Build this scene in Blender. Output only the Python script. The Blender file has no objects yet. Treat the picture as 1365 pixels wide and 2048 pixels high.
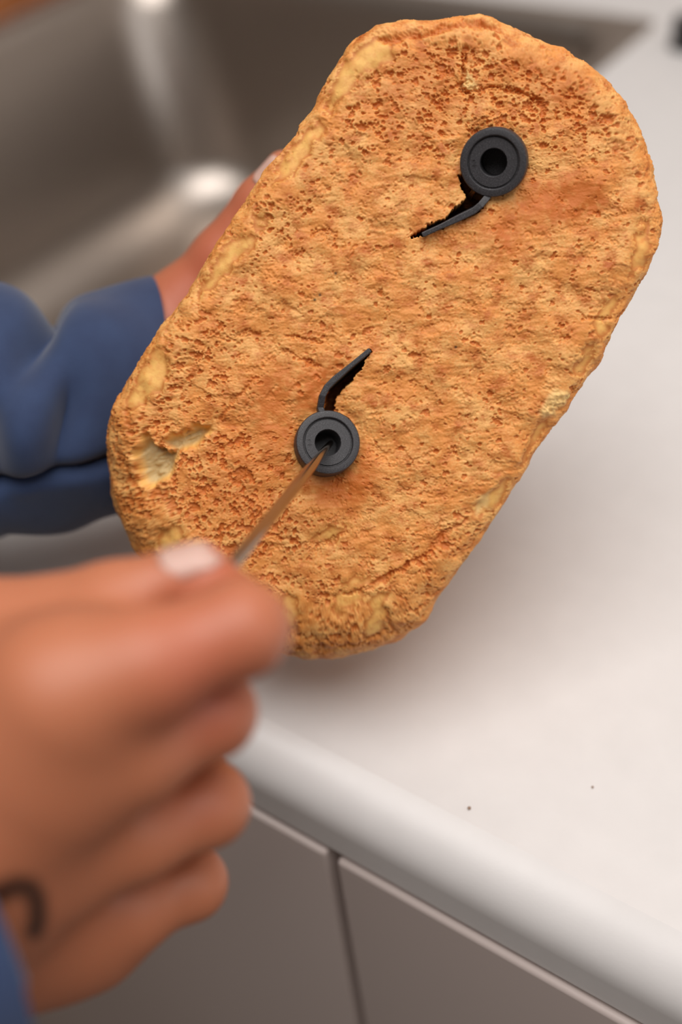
import bpy, bmesh, math
import numpy as np
from mathutils import Vector, Matrix

C = bpy.context.scene.collection
SC = bpy.context.scene

# ------------------------------------------------------------------ camera, world, lights, exposure
cam_d = bpy.data.cameras.new('camera')
cam = bpy.data.objects.new('camera', cam_d)
C.objects.link(cam)
cam_d.sensor_fit = 'VERTICAL'
cam_d.sensor_height = 36.0
cam_d.lens = 40.43
cam_d.clip_start = 0.02
RIGHT = Vector((0.820005,0.564986,-0.091556))
DOWN = Vector((0.319589,-0.584677,-0.745664))
FWD = Vector((-0.474821,0.582188,-0.660002))
cam.matrix_world = Matrix((
    (RIGHT.x, -DOWN.x, -FWD.x, 0.0),
    (RIGHT.y, -DOWN.y, -FWD.y, 0.0),
    (RIGHT.z, -DOWN.z, -FWD.z, 1.24),
    (0, 0, 0, 1)))
cam_d.dof.use_dof = True
cam_d.dof.focus_distance = 0.369
cam_d.dof.aperture_fstop = 3.2
SC.camera = cam

world = bpy.data.worlds.new('world')
SC.world = world
world.use_nodes = True
bg = world.node_tree.nodes['Background']
bg.inputs['Color'].default_value = (1.0, 0.82, 0.70, 1)
bg.inputs['Strength'].default_value = 0.11


def area(name, loc, target, sx, sy, power, col):
    d = bpy.data.lights.new(name, 'AREA')
    d.shape = 'RECTANGLE'
    d.size, d.size_y = sx, sy
    d.energy = power
    d.color = col
    o = bpy.data.objects.new(name, d)
    C.objects.link(o)
    o.location = loc
    o.rotation_euler = (Vector(target) - Vector(loc)).to_track_quat('-Z', 'Y').to_euler()
    return o


area('ceiling_light', (0.1, 0.04, 2.5), (-0.1, 0.15, 0.9), 1.5, 1.5, 31.5, (1.0, 0.965, 0.94))
area('window_light', (2.2, 0.5, 1.9), (-0.2, 0.35, 1.0), 1.1, 1.3, 7.0, (0.98, 0.98, 1.0))

SC.view_settings.view_transform = 'Standard'
SC.view_settings.look = 'None'
SC.view_settings.exposure = 0.0
SC.view_settings.gamma = 1.0
SC.view_settings.use_curve_mapping = False


# ------------------------------------------------------------------ helpers
def srgb(r, g, b):
    f = lambda c: (c / 255 / 12.92) if c / 255 <= 0.04045 else ((c / 255 + 0.055) / 1.055) ** 2.4
    return (f(r), f(g), f(b))


class N:
    """small node builder"""
    def __init__(self, name):
        self.m = bpy.data.materials.new(name)
        self.m.use_nodes = True
        self.t = self.m.node_tree
        self.b = self.t.nodes['Principled BSDF']

    def new(self, typ, **kw):
        n = self.t.nodes.new(typ)
        for k, v in kw.items():
            setattr(n, k, v)
        return n

    def link(self, a, b):
        self.t.links.new(a, b)

    def set(self, **kw):
        for k, v in kw.items():
            k = k.replace('_', ' ')
            i = self.b.inputs[k]
            i.default_value = (*v, 1) if isinstance(v, tuple) and len(v) == 3 and i.type == 'RGBA' else v
        return self

    def noise(self, scale, detail=3, rough=0.5, coord='Object', stretch=None):
        tc = self.new('ShaderNodeTexCoord')
        n = self.new('ShaderNodeTexNoise')
        n.inputs['Scale'].default_value = scale
        n.inputs['Detail'].default_value = detail
        n.inputs['Roughness'].default_value = rough
        if stretch:
            mp = self.new('ShaderNodeMapping')
            mp.inputs['Scale'].default_value = stretch
            self.link(tc.outputs[coord], mp.inputs['Vector'])
            self.link(mp.outputs['Vector'], n.inputs['Vector'])
        else:
            self.link(tc.outputs[coord], n.inputs['Vector'])
        return n

    def bump(self, src, strength, dist):
        b = self.new('ShaderNodeBump')
        b.inputs['Strength'].default_value = strength
        b.inputs['Distance'].default_value = dist
        self.link(src, b.inputs['Height'])
        self.link(b.outputs['Normal'], self.b.inputs['Normal'])

    def ramp(self, src, stops):
        r = self.new('ShaderNodeValToRGB')
        while len(r.color_ramp.elements) < len(stops):
            r.color_ramp.elements.new(0.5)
        for e, (p, c) in zip(r.color_ramp.elements, stops):
            e.position = p
            e.color = (*c, 1)
        self.link(src, r.inputs['Fac'])
        return r.outputs['Color']


def link_obj(name, me, mat=None, parent=None, smooth=True):
    o = bpy.data.objects.new(name, me)
    C.objects.link(o)
    if mat:
        me.materials.append(mat)
    if parent:
        o.parent = parent
    if smooth:
        me.polygons.foreach_set('use_smooth', [True] * len(me.polygons))
    return o


def mesh_np(name, verts, faces):
    """verts (n,3) and faces (m,k) arrays to a mesh, all faces the same size"""
    me = bpy.data.meshes.new(name)
    verts = np.asarray(verts, np.float32)
    faces = np.asarray(faces, np.int32)
    k = faces.shape[1]
    me.vertices.add(len(verts))
    me.vertices.foreach_set('co', verts.ravel())
    me.loops.add(faces.size)
    me.loops.foreach_set('vertex_index', faces.ravel())
    me.polygons.add(len(faces))
    me.polygons.foreach_set('loop_start', np.arange(0, faces.size, k, dtype=np.int32))
    me.polygons.foreach_set('loop_total', np.full(len(faces), k, np.int32))
    me.update(calc_edges=True)
    me.validate()
    return me


def grid_faces(nr, nc, wrap=True):
    i = np.arange(nr - 1)[:, None]
    j = np.arange(nc if wrap else nc - 1)[None, :]
    j2 = (j + 1) % nc
    a = i * nc + j
    return np.stack([a, i * nc + j2, (i + 1) * nc + j2, (i + 1) * nc + j], -1).reshape(-1, 4)


def bm_obj(name, bm, mat, parent=None, smooth=False, bevel=0.0, seg=2):
    me = bpy.data.meshes.new(name)
    bmesh.ops.recalc_face_normals(bm, faces=bm.faces[:])
    bm.to_mesh(me)
    bm.free()
    o = link_obj(name, me, mat, parent, smooth)
    if bevel:
        b = o.modifiers.new('bevel', 'BEVEL')
        b.width = bevel
        b.segments = seg
        b.limit_method = 'ANGLE'
    return o


def add_box(bm, lo, hi):
    v = [bm.verts.new((x, y, z)) for z in (lo[2], hi[2]) for y in (lo[1], hi[1]) for x in (lo[0], hi[0])]
    for f in ((0, 2, 3, 1), (4, 5, 7, 6), (0, 1, 5, 4), (2, 6, 7, 3), (1, 3, 7, 5), (0, 4, 6, 2)):
        bm.faces.new([v[i] for i in f])


def box(name, lo, hi, mat, parent=None, bevel=0.0, seg=2):
    bm = bmesh.new()
    add_box(bm, lo, hi)
    return bm_obj(name, bm, mat, parent, bevel > 0, bevel, seg)


def thing(name, label, cat, loc=(0, 0, 0), group=None):
    o = bpy.data.objects.new(name, None)
    o.empty_display_size = 0.03
    C.objects.link(o)
    o.location = loc
    o['label'] = label
    o['category'] = cat
    if group:
        o['group'] = group
    return o


def tag(o, label, cat, group=None):
    o['label'] = label
    o['category'] = cat
    if group:
        o['group'] = group
    return o


def keep(o, parent):
    """parent without moving"""
    bpy.context.view_layer.update()
    o.parent = parent
    o.matrix_parent_inverse = parent.matrix_world.inverted()
    return o


def lathe(profile, n=64):
    """closed list of (radius, z) turned round z; returns verts, faces"""
    p = np.array(profile)
    a = np.linspace(0, 2 * np.pi, n, endpoint=False)
    v = np.stack([p[:, 0][:, None] * np.cos(a), p[:, 0][:, None] * np.sin(a),
                  np.repeat(p[:, 1][:, None], n, 1)], -1).reshape(-1, 3)
    return v, grid_faces(len(p), n)


def rounded_rect(x0, x1, y0, y1, r, n=10):
    pts = []
    for cx, cy, a0 in ((x1 - r, y1 - r, 0), (x0 + r, y1 - r, 90), (x0 + r, y0 + r, 180), (x1 - r, y0 + r, 270)):
        for k in range(n + 1):
            a = math.radians(a0 + 90 * k / n)
            pts.append((cx + r * math.cos(a), cy + r * math.sin(a)))
    return pts


# ------------------------------------------------------------------ materials
def mat_plain(name, col, rough=0.5, **kw):
    m = N(name)
    m.set(Base_Color=col, Roughness=rough, **kw)
    return m


m = mat_plain('white_laminate', (0.83, 0.80, 0.785), 0.42)
n_ = m.noise(60, 4)
m.link(m.ramp(n_.outputs['Fac'], [(0.3, (0.715, 0.69, 0.675)), (0.7, (0.745, 0.72, 0.705))]), m.b.inputs['Base Color'])
m.bump(m.noise(900, 2).outputs['Fac'], 0.05, 0.0005)
M_TOP = m.m
m = mat_plain('cabinet_paint', (0.62, 0.53, 0.495), 0.4)
m.bump(m.noise(500, 2).outputs['Fac'], 0.03, 0.0005)
M_DOOR = m.m
M_CARCASS = mat_plain('carcass_board', (0.5, 0.47, 0.45), 0.6).m
M_PLINTH = mat_plain('plinth', (0.25, 0.24, 0.23), 0.6).m
m = mat_plain('brushed_steel', (0.48, 0.425, 0.38), 0.34, Metallic=1.0)
n_ = m.noise(40, 5, 0.6, stretch=(1, 1, 12))
r_ = m.new('ShaderNodeMapRange')
r_.inputs['To Min'].default_value = 0.30
r_.inputs['To Max'].default_value = 0.42
m.link(n_.outputs['Fac'], r_.inputs['Value'])
m.link(r_.outputs['Result'], m.b.inputs['Roughness'])
M_STEEL = m.m
M_ROD = mat_plain('polished_steel', (0.42, 0.37, 0.31), 0.16, Metallic=1.0).m
m = mat_plain('wood', (0.3, 0.12, 0.04), 0.45)
n_ = m.noise(18, 6, 0.6, stretch=(1, 9, 1))
m.link(m.ramp(n_.outputs['Fac'], [(0.3, srgb(132, 74, 34)), (0.7, srgb(176, 108, 58))]), m.b.inputs['Base Color'])
M_WOOD = m.m
M_BLACKKNOB = mat_plain('black_knob', (0.012, 0.010, 0.010), 0.35).m
m = mat_plain('floor_tile', (0.2, 0.17, 0.15), 0.5)
n_ = m.noise(6, 5)
m.link(m.ramp(n_.outputs['Fac'], [(0.3, (0.16, 0.13, 0.11)), (0.7, (0.22, 0.19, 0.165))]), m.b.inputs['Base Color'])
M_FLOOR = m.m
M_WALL = mat_plain('wall_paint', (0.55, 0.5, 0.46), 0.8).m

m = mat_plain('nonstick_coating', srgb(66, 64, 66), 0.5)
n_ = m.noise(2600, 2, 0.7)
m.link(m.ramp(n_.outputs['Fac'], [(0.35, srgb(40, 38, 41)), (0.6, srgb(60, 59, 62)), (0.78, srgb(104, 102, 104))]), m.b.inputs['Base Color'])
m.bump(n_.outputs['Fac'], 0.35, 0.0002)
M_PADDLE = m.m

m = mat_plain('blue_cotton', srgb(62, 84, 134), 0.85, Sheen_Weight=0.25)
n_ = m.noise(90, 4)
m.link(m.ramp(n_.outputs['Fac'], [(0.3, srgb(38, 55, 90)), (0.7, srgb(43, 62, 98))]), m.b.inputs['Base Color'])
m.bump(m.noise(1400, 3, 0.7).outputs['Fac'], 0.2, 0.0004)
M_BLUE = m.m


def attr_mat(name, attr, rough, sss, radius, scale, bump=None):
    m = N(name)
    m.set(Roughness=rough, Subsurface_Weight=sss, Subsurface_Scale=scale)
    m.b.inputs['Subsurface Radius'].default_value = radius
    a = m.new('ShaderNodeAttribute', attribute_name=attr)
    m.link(a.outputs['Color'], m.b.inputs['Base Color'])
    if bump:
        m.bump(m.noise(bump[0], 4, 0.65).outputs['Fac'], bump[1], bump[2])
    return m


M_CRUST = attr_mat('bread_crust', 'crust', 0.62, 0.12, (1.0, 0.45, 0.18), 0.0015, (1500, 0.3, 0.0003)).m
M_SKIN = attr_mat('skin', 'tone', 0.48, 0.18, (1.0, 0.35, 0.2), 0.006, (700, 0.12, 0.0006)).m
m = mat_plain('fingernail', (0.64, 0.40, 0.33), 0.38, Subsurface_Weight=0.15, Subsurface_Scale=0.003)
M_NAIL = m.m
M_CRUMBBIT = mat_plain('crumb_bit', srgb(150, 120, 100), 0.8).m


def set_color(me, name, cols):
    a = me.color_attributes.new(name, 'FLOAT_COLOR', 'POINT')
    c = np.ones((len(me.vertices), 4), np.float32)
    c[:, :3] = cols
    a.data.foreach_set('color', c.ravel())


# ------------------------------------------------------------------ the kitchen: floor, wall, worktop, cabinets, sink
TOP = 0.90
o = box('floor', (-3.0, -2.2, -0.05), (2.6, 1.15, 0.0), M_FLOOR)
o['kind'] = 'structure'
o = box('wall_back', (-3.0, 1.10, 0.0), (2.6, 1.2, 2.6), M_WALL)
o['kind'] = 'structure'

SX0, SX1, SY0, SY1 = -0.914, -0.355, 0.265, 0.915      # outer rim of the sink
YF = 0.1715                                            # front face of the worktop
XL, XR, YB = -1.36, 0.46, 1.098
TH = 0.032
bm = bmesh.new()
# front strip with its rounded nose, extruded along x
NR_ = 0.017
prof = [(SY0 + 0.012, TOP), (YF + NR_ + 0.0015, TOP), (YF + NR_, TOP)]
for k in range(1, 9):
    a = math.radians(90 * k / 9)
    prof.append((YF + NR_ - NR_ * math.sin(a), TOP - NR_ + NR_ * math.cos(a)))
prof += [(YF, TOP - NR_), (YF, TOP - NR_ - 0.0006), (YF, TOP - TH + 0.0022), (YF, TOP - TH + 0.0015), (YF + 0.0015, TOP - TH), (SY0 + 0.012, TOP - TH)]
va = [bm.verts.new((XL, y, z)) for y, z in prof]
vb = [bm.verts.new((XR, y, z)) for y, z in prof]
for k in range(len(prof)):
    k2 = (k + 1) % len(prof)
    bm.faces.new((va[k], vb[k], vb[k2], va[k2]))
bm.faces.new(va)
bm.faces.new(vb[::-1])
add_box(bm, (XL, SY0 + 0.012, TOP - TH), (SX0 + 0.012, YB, TOP))
add_box(bm, (SX1 - 0.012, SY0 + 0.012, TOP - TH), (XR, YB, TOP))
add_box(bm, (SX0 + 0.012, SY1 - 0.012, TOP - TH), (SX1 - 0.012, YB, TOP))
wt = bm_obj('worktop', bm, M_TOP)
for p in wt.data.polygons:
    p.use_smooth = abs(p.normal.x) < 0.01 and (p.normal.y < -0.01 or p.center.y < 0.22)
tag(wt, 'white laminate worktop with a rounded front edge around the steel sink', 'worktop')


def cabinet(x0, x1, label):
    t = thing('base_cabinet', label, 'cabinet', ((x0 + x1) / 2, 0.45, 0.0), 'base cabinets under the white worktop')
    bm = bmesh.new()
    y0, y1, z0, z1 = 0.190, 1.08, 0.10, TOP - TH
    add_box(bm, (x0 + 0.001, y0, z0), (x0 + 0.017, y1, z1))
    add_box(bm, (x1 - 0.017, y0, z0), (x1 - 0.001, y1, z1))
    add_box(bm, (x0 + 0.017, y0, z0), (x1 - 0.017, y1, z0 + 0.016))
    add_box(bm, (x0 + 0.017, y1 - 0.008, z0 + 0.016), (x1 - 0.017, y1, z1))
    keep(bm_obj('carcass', bm, M_CARCASS), t)
    keep(box('plinth', (x0 + 0.001, 0.24, 0.0), (x1 - 0.001, 0.256, 0.10), M_PLINTH), t)
    d = keep(box('door', (x0 + 0.0025, YF - 0.0022, 0.105), (x1 - 0.0025, YF + 0.0165, TOP - TH - 0.0012), M_DOOR, None, 0.0018, 3), t)
    return t, d


GAPX = -0.1632
cabinet(-1.355, GAPX, 'grey sink cabinet with a plain door, below the steel sink')
cabinet(GAPX, 0.455, 'grey cabinet with a plain door, below the bare white worktop')

# sink: one pressed steel sheet with rim, walls, coved corners and floor
sk = thing('sink', 'deep stainless steel sink set in the white worktop', 'sink', ((SX0 + SX1) / 2, (SY0 + SY1) / 2, TOP))
rings = []
def ring(inset, z, r, left=0.0):
    rings.append([(x, y, z) for x, y in rounded_rect(SX0 + inset + left, SX1 - inset, SY0 + inset, SY1 - inset, r, 12)])
ring(0.0, TOP + 0.0001, 0.012)
ring(0.0008, TOP + 0.0014, 0.012)
ring(0.004, TOP + 0.0018, 0.014)
ring(0.012, TOP + 0.0015, 0.026)
ring(0.0165, TOP - 0.0002, 0.032)
ring(0.0205, TOP - 0.0035, 0.040)
ring(0.0230, TOP - 0.0085, 0.050)
ring(0.0240, TOP - 0.0140, 0.060)
ring(0.025, TOP - 0.03, 0.070, 0.005)
ring(0.031, TOP - 0.172, 0.088, 0.030)
for k in range(1, 10):
    a = math.radians(10 * k)
    ring(0.031 + 0.055 * (1 - math.cos(a)), TOP - 0.172 - 0.055 * math.sin(a), 0.088 - 0.012 * k / 9, 0.030 + 0.006 * math.sin(a))
ring(0.16, TOP - 0.2285, 0.06, 0.02)
ring(0.225, TOP - 0.230, 0.03, 0.02)
V = [p for r in rings for p in r]
nr = len(rings[0])
F = grid_faces(len(rings), nr)
me = mesh_np('sink_basin', np.array(V), F)
bm = bmesh.new()
bm.from_mesh(me)
bm.verts.ensure_lookup_table()
bm.faces.new([bm.verts[(len(rings) - 1) * nr + k] for k in range(nr)])
bpy.data.meshes.remove(me)
ob = bm_obj('basin', bm, M_STEEL, None, True)
s_ = ob.modifiers.new('sheet', 'SOLIDIFY')
s_.thickness = 0.001
s_.offset = -1
keep(ob, sk)
v_, f_ = lathe([(0.0, 0.0005), (0.030, 0.0005), (0.034, 0.003), (0.042, 0.004), (0.045, 0.001), (0.045, -0.004), (0.0, -0.004)], 40)
me = mesh_np('drain', v_, f_)
ob = link_obj('drain', me, M_STEEL)
ob.location = ((SX0 + SX1) / 2, (SY0 + SY1) / 2, TOP - 0.229)
keep(ob, sk)

# wooden board beyond the sink
bm = bmesh.new()
pts = rounded_rect(-1.30, -0.918, 0.50, 0.96, 0.02, 6)
a_ = [bm.verts.new((x, y, TOP + 0.0005)) for x, y in pts]
b_ = [bm.verts.new((x, y, TOP + 0.020)) for x, y in pts]
for k in range(len(pts)):
    k2 = (k + 1) % len(pts)
    bm.faces.new((a_[k], a_[k2], b_[k2], b_[k]))
bm.faces.new(a_[::-1])
bm.faces.new(b_)
tag(bm_obj('cutting_board', bm, M_WOOD, None, False, 0.003, 2), 'brown wooden board lying on the worktop past the far side of the sink', 'board')

# black waste knob on the worktop by the sink's far corner
kn = thing('waste_knob', 'small round black knob on the white worktop near the sink corner', 'knob', (-0.315, 0.870, TOP))
v_, f_ = lathe([(0.0, 0.0), (0.0125, 0.0), (0.0125, 0.004), (0.009, 0.005), (0.009, 0.006), (0.0, 0.006)], 40)
link_obj('base_ring', mesh_np('base_ring', v_, f_), M_BLACKKNOB, kn)
v_, f_ = lathe([(0.0, 0.006), (0.0105, 0.006), (0.0118, 0.008), (0.0118, 0.020), (0.0105, 0.0225), (0.007, 0.0235), (0.0, 0.0238)], 40)
link_obj('knob_cap', mesh_np('knob_cap', v_, f_), M_BLACKKNOB, kn)

# ------------------------------------------------------------------ the loaf
LO = Vector((-0.18272,0.25548,1.03470))
LU = Vector((0.266449,0.712336,0.649293))
LV = Vector((-0.831801,-0.170388,0.528276))
LN = Vector((0.486942,-0.680841,0.547122))
LOAF = Matrix(((LU.x, LV.x, LN.x, LO.x), (LU.y, LV.y, LN.y, LO.y), (LU.z, LV.z, LN.z, LO.z), (0, 0, 0, 1)))

rng = np.random.default_rng(7)
RES = 0.2                                   # mm per raster cell
U0, U1, V0, V1 = -150.0, 150.0, -105.0, 105.0
NU, NV = int((U1 - U0) / RES), int((V1 - V0) / RES)
uu = (U0 + (np.arange(NU) + 0.5) * RES)[:, None].astype(np.float32)
vv = (V0 + (np.arange(NV) + 0.5) * RES)[None, :].astype(np.float32)
KU = np.fft.fftfreq(NU, RES)[:, None]
KV = np.fft.rfftfreq(NV, RES)[None, :]


def field(wave, width=0.6, stretch=1.0, ang=0.0):
    """smooth random field of typical wavelength (mm); stretched along the angle ang"""
    w = np.fft.rfft2(rng.normal(size=(NU, NV)))
    ca, sa = math.cos(ang), math.sin(ang)
    k = np.hypot((KU * ca + KV * sa) * stretch, (-KU * sa + KV * ca)) + 1e-9
    f = np.fft.irfft2(w * np.exp(-0.5 * (np.log(k * wave) / width) ** 2), s=(NU, NV))
    return (f / f.std()).astype(np.float32)


def blur(a, s):
    return np.fft.irfft2(np.fft.rfft2(a) * np.exp(-2 * (np.pi * s) ** 2 * (KU ** 2 + KV ** 2)), s=(NU, NV)).astype(np.float32)


W1, W2 = field(9.0), field(9.0)
W3, W4 = field(2.0), field(2.0)


def poly(pts, ragged=0.5, fine=0.2):
    """mask of a polygon in loaf millimetres, with an irregular edge"""
    m_ = np.zeros((NU, NV), bool)
    p = np.array(pts)
    i0, j0 = [max(int((a - b) / RES), 0) for a, b in zip(p.min(0) - 4, (U0, V0))]
    i1, j1 = [int((a - b) / RES) for a, b in zip(p.max(0) + 4, (U0, V0))]
    s = (slice(i0, i1), slice(j0, j1))
    x = uu[i0:i1] + ragged * W1[s] + fine * W3[s]
    y = vv[:, j0:j1] + ragged * W2[s] + fine * W4[s]
    ins = np.zeros(x.shape, bool)
    for (ax, ay), (bx, by) in zip(pts, pts[1:] + pts[:1]):
        if ay == by:
            continue
        c = ((ay > y) != (by > y)) & (x < (bx - ax) * (y - ay) / (by - ay) + ax)
        ins ^= c
    m_[s] = ins
    return m_.astype(np.float32)


IMGX = -0.9742             # the way the dough was dragged, in the loaf's own axes

# patches of the bottom crust (loaf millimetres)
SMOOTH = [
    [(68.6,59.4),(77.2,54.0),(79.7,48.1),(73.9,46.1),(65.9,50.0),(58.7,52.7),(49.6,54.1),(49.1,57.5),(59.9,59.1)],
    [(40.6,59.4),(46.6,55.9),(44.4,52.4),(33.3,52.6),(25.7,54.2),(21.6,56.2),(24.4,59.0),(32.3,59.5)],
    [(2.5,56.9),(6.0,51.6),(1.7,49.7),(-6.3,53.1),(-15.2,55.0),(-21.9,56.4),(-21.9,59.2),(-10.8,59.8),(-1.1,59.4)],
    [(-43.1,62.0),(-39.0,55.9),(-44.8,53.1),(-54.9,50.5),(-63.6,54.7),(-66.4,58.8),(-59.5,60.2),(-50.4,61.2)],
    [(9.4,57.7),(13.2,53.5),(11.7,51.5),(7.1,54.2)],
    [(-95.6,26.3),(-90.1,25.8),(-87.2,18.7),(-91.2,17.1),(-99.0,20.3),(-100.9,24.2)],
    [(78.8,-45.2),(79.9,-49.6),(74.8,-53.0),(65.1,-55.3),(60.4,-53.9),(66.8,-49.5),(73.2,-48.0)],
    [(36.7,-55.5),(39.8,-57.2),(33.7,-59.6),(25.9,-59.4),(25.2,-56.9),(31.1,-55.6)],
    [(51.3,-51.7),(55.9,-54.2),(51.0,-56.8),(40.2,-57.8),(41.3,-55.1),(41.8,-51.7)],
    [(-24.2,-55.4),(-15.1,-57.0),(-11.0,-60.0),(-22.5,-62.2),(-28.9,-58.7),(-28.3,-55.3)],
    [(1.1,-57.4),(9.1,-57.6),(9.1,-60.6),(-4.2,-61.2),(-7.4,-59.5)],
    [(-77.6,-32.9),(-70.7,-39.9),(-74.5,-43.3),(-81.3,-40.7),(-84.1,-37.3)],
    [(-70.9,-43.2),(-67.1,-47.5),(-74.6,-53.5),(-80.3,-57.2),(-86.5,-54.4),(-85.2,-50.2),(-77.8,-47.4)],
    [(-88.2,-18.2),(-85.6,-23.4),(-90.5,-29.0),(-97.8,-30.9),(-99.5,-24.7)],
    [(-74.3,-31.4),(-67.2,-37.1),(-64.9,-40.5),(-68.6,-41.1),(-74.3,-35.9)],
    [(-66.3,-41.5),(-61.3,-45.1),(-59.7,-48.0),(-65.0,-45.7)],
    [(-63.2,-16.3),(-57.8,-19.7),(-55.9,-25.4),(-60.3,-26.4),(-65.5,-21.9),(-68.1,-16.6)],
]
BAKED = [
    ([(60.2,-9.4),(67.4,-11.9),(74.9,-18.1),(78.8,-28.8),(75.1,-34.3),(68.3,-32.5),(62.1,-25.4),(61.7,-19.9),(56.9,-15.6)], 1.0),
    ([(46.9,-3.4),(54.7,-9.4),(56.5,-17.8),(49.7,-18.8),(43.3,-17.5),(43.2,-11.8)], 0.75),
    ([(-20.5,14.4),(-11.1,12.0),(-11.4,6.9),(-21.8,7.7),(-29.4,4.5),(-33.0,7.0),(-30.8,12.4)], 0.9),
    ([(-49.4,-7.0),(-40.1,-14.6),(-33.2,-18.9),(-39.6,-24.2),(-47.8,-23.9),(-53.4,-15.7),(-54.4,-8.4)], 0.85),
    ([(90.3,21.5),(100.1,9.6),(103.0,-5.5),(99.5,-13.7),(89.0,-6.0),(88.7,5.2),(87.2,15.5)], 0.45),
    ([(-57.9,28.9),(-47.2,16.2),(-55.9,2.5),(-73.5,-1.2),(-79.7,10.7),(-72.2,23.5)], 0.35),
    ([(-41.0,30.2),(-30.3,27.5),(-21.7,20.5),(-29.9,11.1),(-43.0,7.2),(-55.9,2.5),(-58.7,6.6),(-45.4,16.4),(-46.9,24.3)], 0.5),
    ([(65.9,50.0),(80.3,39.2),(81.5,26.7),(71.7,19.8),(58.5,25.9),(55.3,38.9)], 0.35),
]
PORES = [
    ([(67.9,55.1),(90.7,36.9),(99.9,15.1),(99.7,-19.3),(89.8,-34.2),(81.9,-3.5),(63.8,18.1),(45.2,32.0),(45.3,51.1)], 1.0),
    ([(-70.5,56.1),(-57.9,28.9),(-46.8,12.6),(-61.4,-1.1),(-69.7,-18.7),(-87.2,-2.3),(-84.4,29.4),(-101.0,38.7),(-86.4,52.9)], 1.35),
    ([(-79.6,-13.3),(-73.3,-37.2),(-52.2,-53.0),(-26.4,-61.0),(-36.4,-64.0),(-65.2,-64.0),(-86.0,-58.1),(-104.0,-36.9),(-93.3,-14.4)], 1.5),
    ([(15.9,62.0),(31.1,53.0),(23.2,40.0),(3.1,41.9),(-2.4,55.7)], 1.1),
    ([(-32.7,61.0),(-21.8,44.8),(-33.3,33.3),(-51.5,37.0),(-65.4,51.5)], 0.9),
]
HOLES = [
    ([(58.3,8.5),(55.2,3.5),(56.6,-1.9),(52.6,-2.2),(48.5,-0.9),(42.0,3.8),(35.5,8.0),(32.5,11.2),(35.4,10.3),(40.2,7.8),(43.5,5.2),(45.6,5.4),(48.8,4.2),(50.9,3.9),(52.2,3.1),(53.9,5.4),(56.6,9.6)], 19.0),
    ([(-26.8,0.8),(-23.4,2.3),(-20.0,2.2),(-17.2,1.6),(-14.2,1.2),(-11.5,0.9),(-7.0,1.5),(-4.5,1.0),(-4.4,2.2),(-13.6,4.2),(-20.9,5.9),(-24.5,5.5),(-30.2,2.8),(-32.9,1.0)], 19.0),
]
TEAR = [(-76.1,48.2),(-70.5,47.3),(-66.3,43.2),(-62.3,38.8),(-55.4,34.5),(-52.8,31.3),(-57.0,29.9),(-63.2,32.3),(-67.7,35.9),(-72.1,33.5),(-78.6,34.2),(-84.3,37.5),(-84.0,42.0)]
FLAPS = [(-67.6,46.6),(-66.3,44.7),(-67.0,40.7),(-66.6,36.6),(-68.8,36.6),(-70.0,39.8),(-70.2,43.0)]
CRACKS = [
    ([(87.5,29.0),(83.3,26.7),(78.5,23.1),(78.8,21.9)], 2.2, 0.5),
    ([(78.8,21.9),(84.0,17.1),(86.5,11.2),(88.2,4.5),(89.0,0.7)], 1.3, 0.5),
    ([(77.3,52.2),(83.7,45.3),(89.6,39.9),(95.5,33.7),(100.2,24.8)], 1.6, 1.1),
    ([(-20.6,26.1),(-19.0,19.4),(-18.0,12.2)], 0.9, 0.5),
    ([(-24.8,41.3),(-21.0,36.6),(-20.5,34.0)], 0.9, 0.4),
    ([(-15.7,26.8),(-13.9,24.7),(-13.9,21.8),(-12.3,19.0),(-11.2,16.4)], 1.0, 0.4),
    ([(-42.8,30.0),(-37.8,28.4),(-32.1,27.2)], 0.9, 0.6),
    ([(-50.6,29.8),(-45.8,30.0),(-41.2,29.1)], 0.9, 0.6),
    ([(15.2,38.1),(16.9,37.7),(18.9,35.2),(19.8,32.3),(18.3,30.6)], 0.9, 0.4),
    ([(20.4,24.7),(17.8,24.4),(15.4,23.8)], 0.6, 0.35),
    ([(-72.1,-6.3),(-70.4,-13.2),(-66.4,-20.5),(-58.9,-25.4)], 0.8, 0.5),
    ([(-67.0,-42.0),(-58.3,-47.1),(-49.5,-51.0),(-40.2,-52.6),(-32.4,-55.2)], 1.4, 0.8),
    ([(-75.7,-36.8),(-68.9,-42.2),(-63.9,-44.9)], 1.0, 0.6),
    ([(-45.8,-50.5),(-37.7,-48.9),(-34.7,-48.8)], 0.5, 0.5),
    ([(42.9,-49.0),(44.9,-53.4),(47.4,-56.5)], 0.9, 0.4),
    ([(-79.4,-61.6),(-77.0,-56.0),(-73.0,-52.8)], 1.0, 0.5),
    ([(-83.2,-56.1),(-89.6,-52.4),(-94.1,-47.2)], 1.2, 0.6),
    ([(-27.8,46.7),(-27.7,42.8),(-26.6,37.7)], 0.7, 0.4),
]
SPECKS = [(9.7,24.7),(12.1,-20.4),(1.2,25.1),(-1.0,25.6)]
PALE = [
    [(14.3,-53.9),(18.8,-54.6),(21.3,-57.8),(18.7,-60.2),(12.9,-58.9),(9.3,-56.5)],
    [(83.1,26.9),(83.7,23.5),(81.0,20.7),(78.3,22.9)],
    [(-24.6,-54.7),(-18.5,-56.4),(-25.0,-60.0),(-29.4,-58.1)],
]

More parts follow.
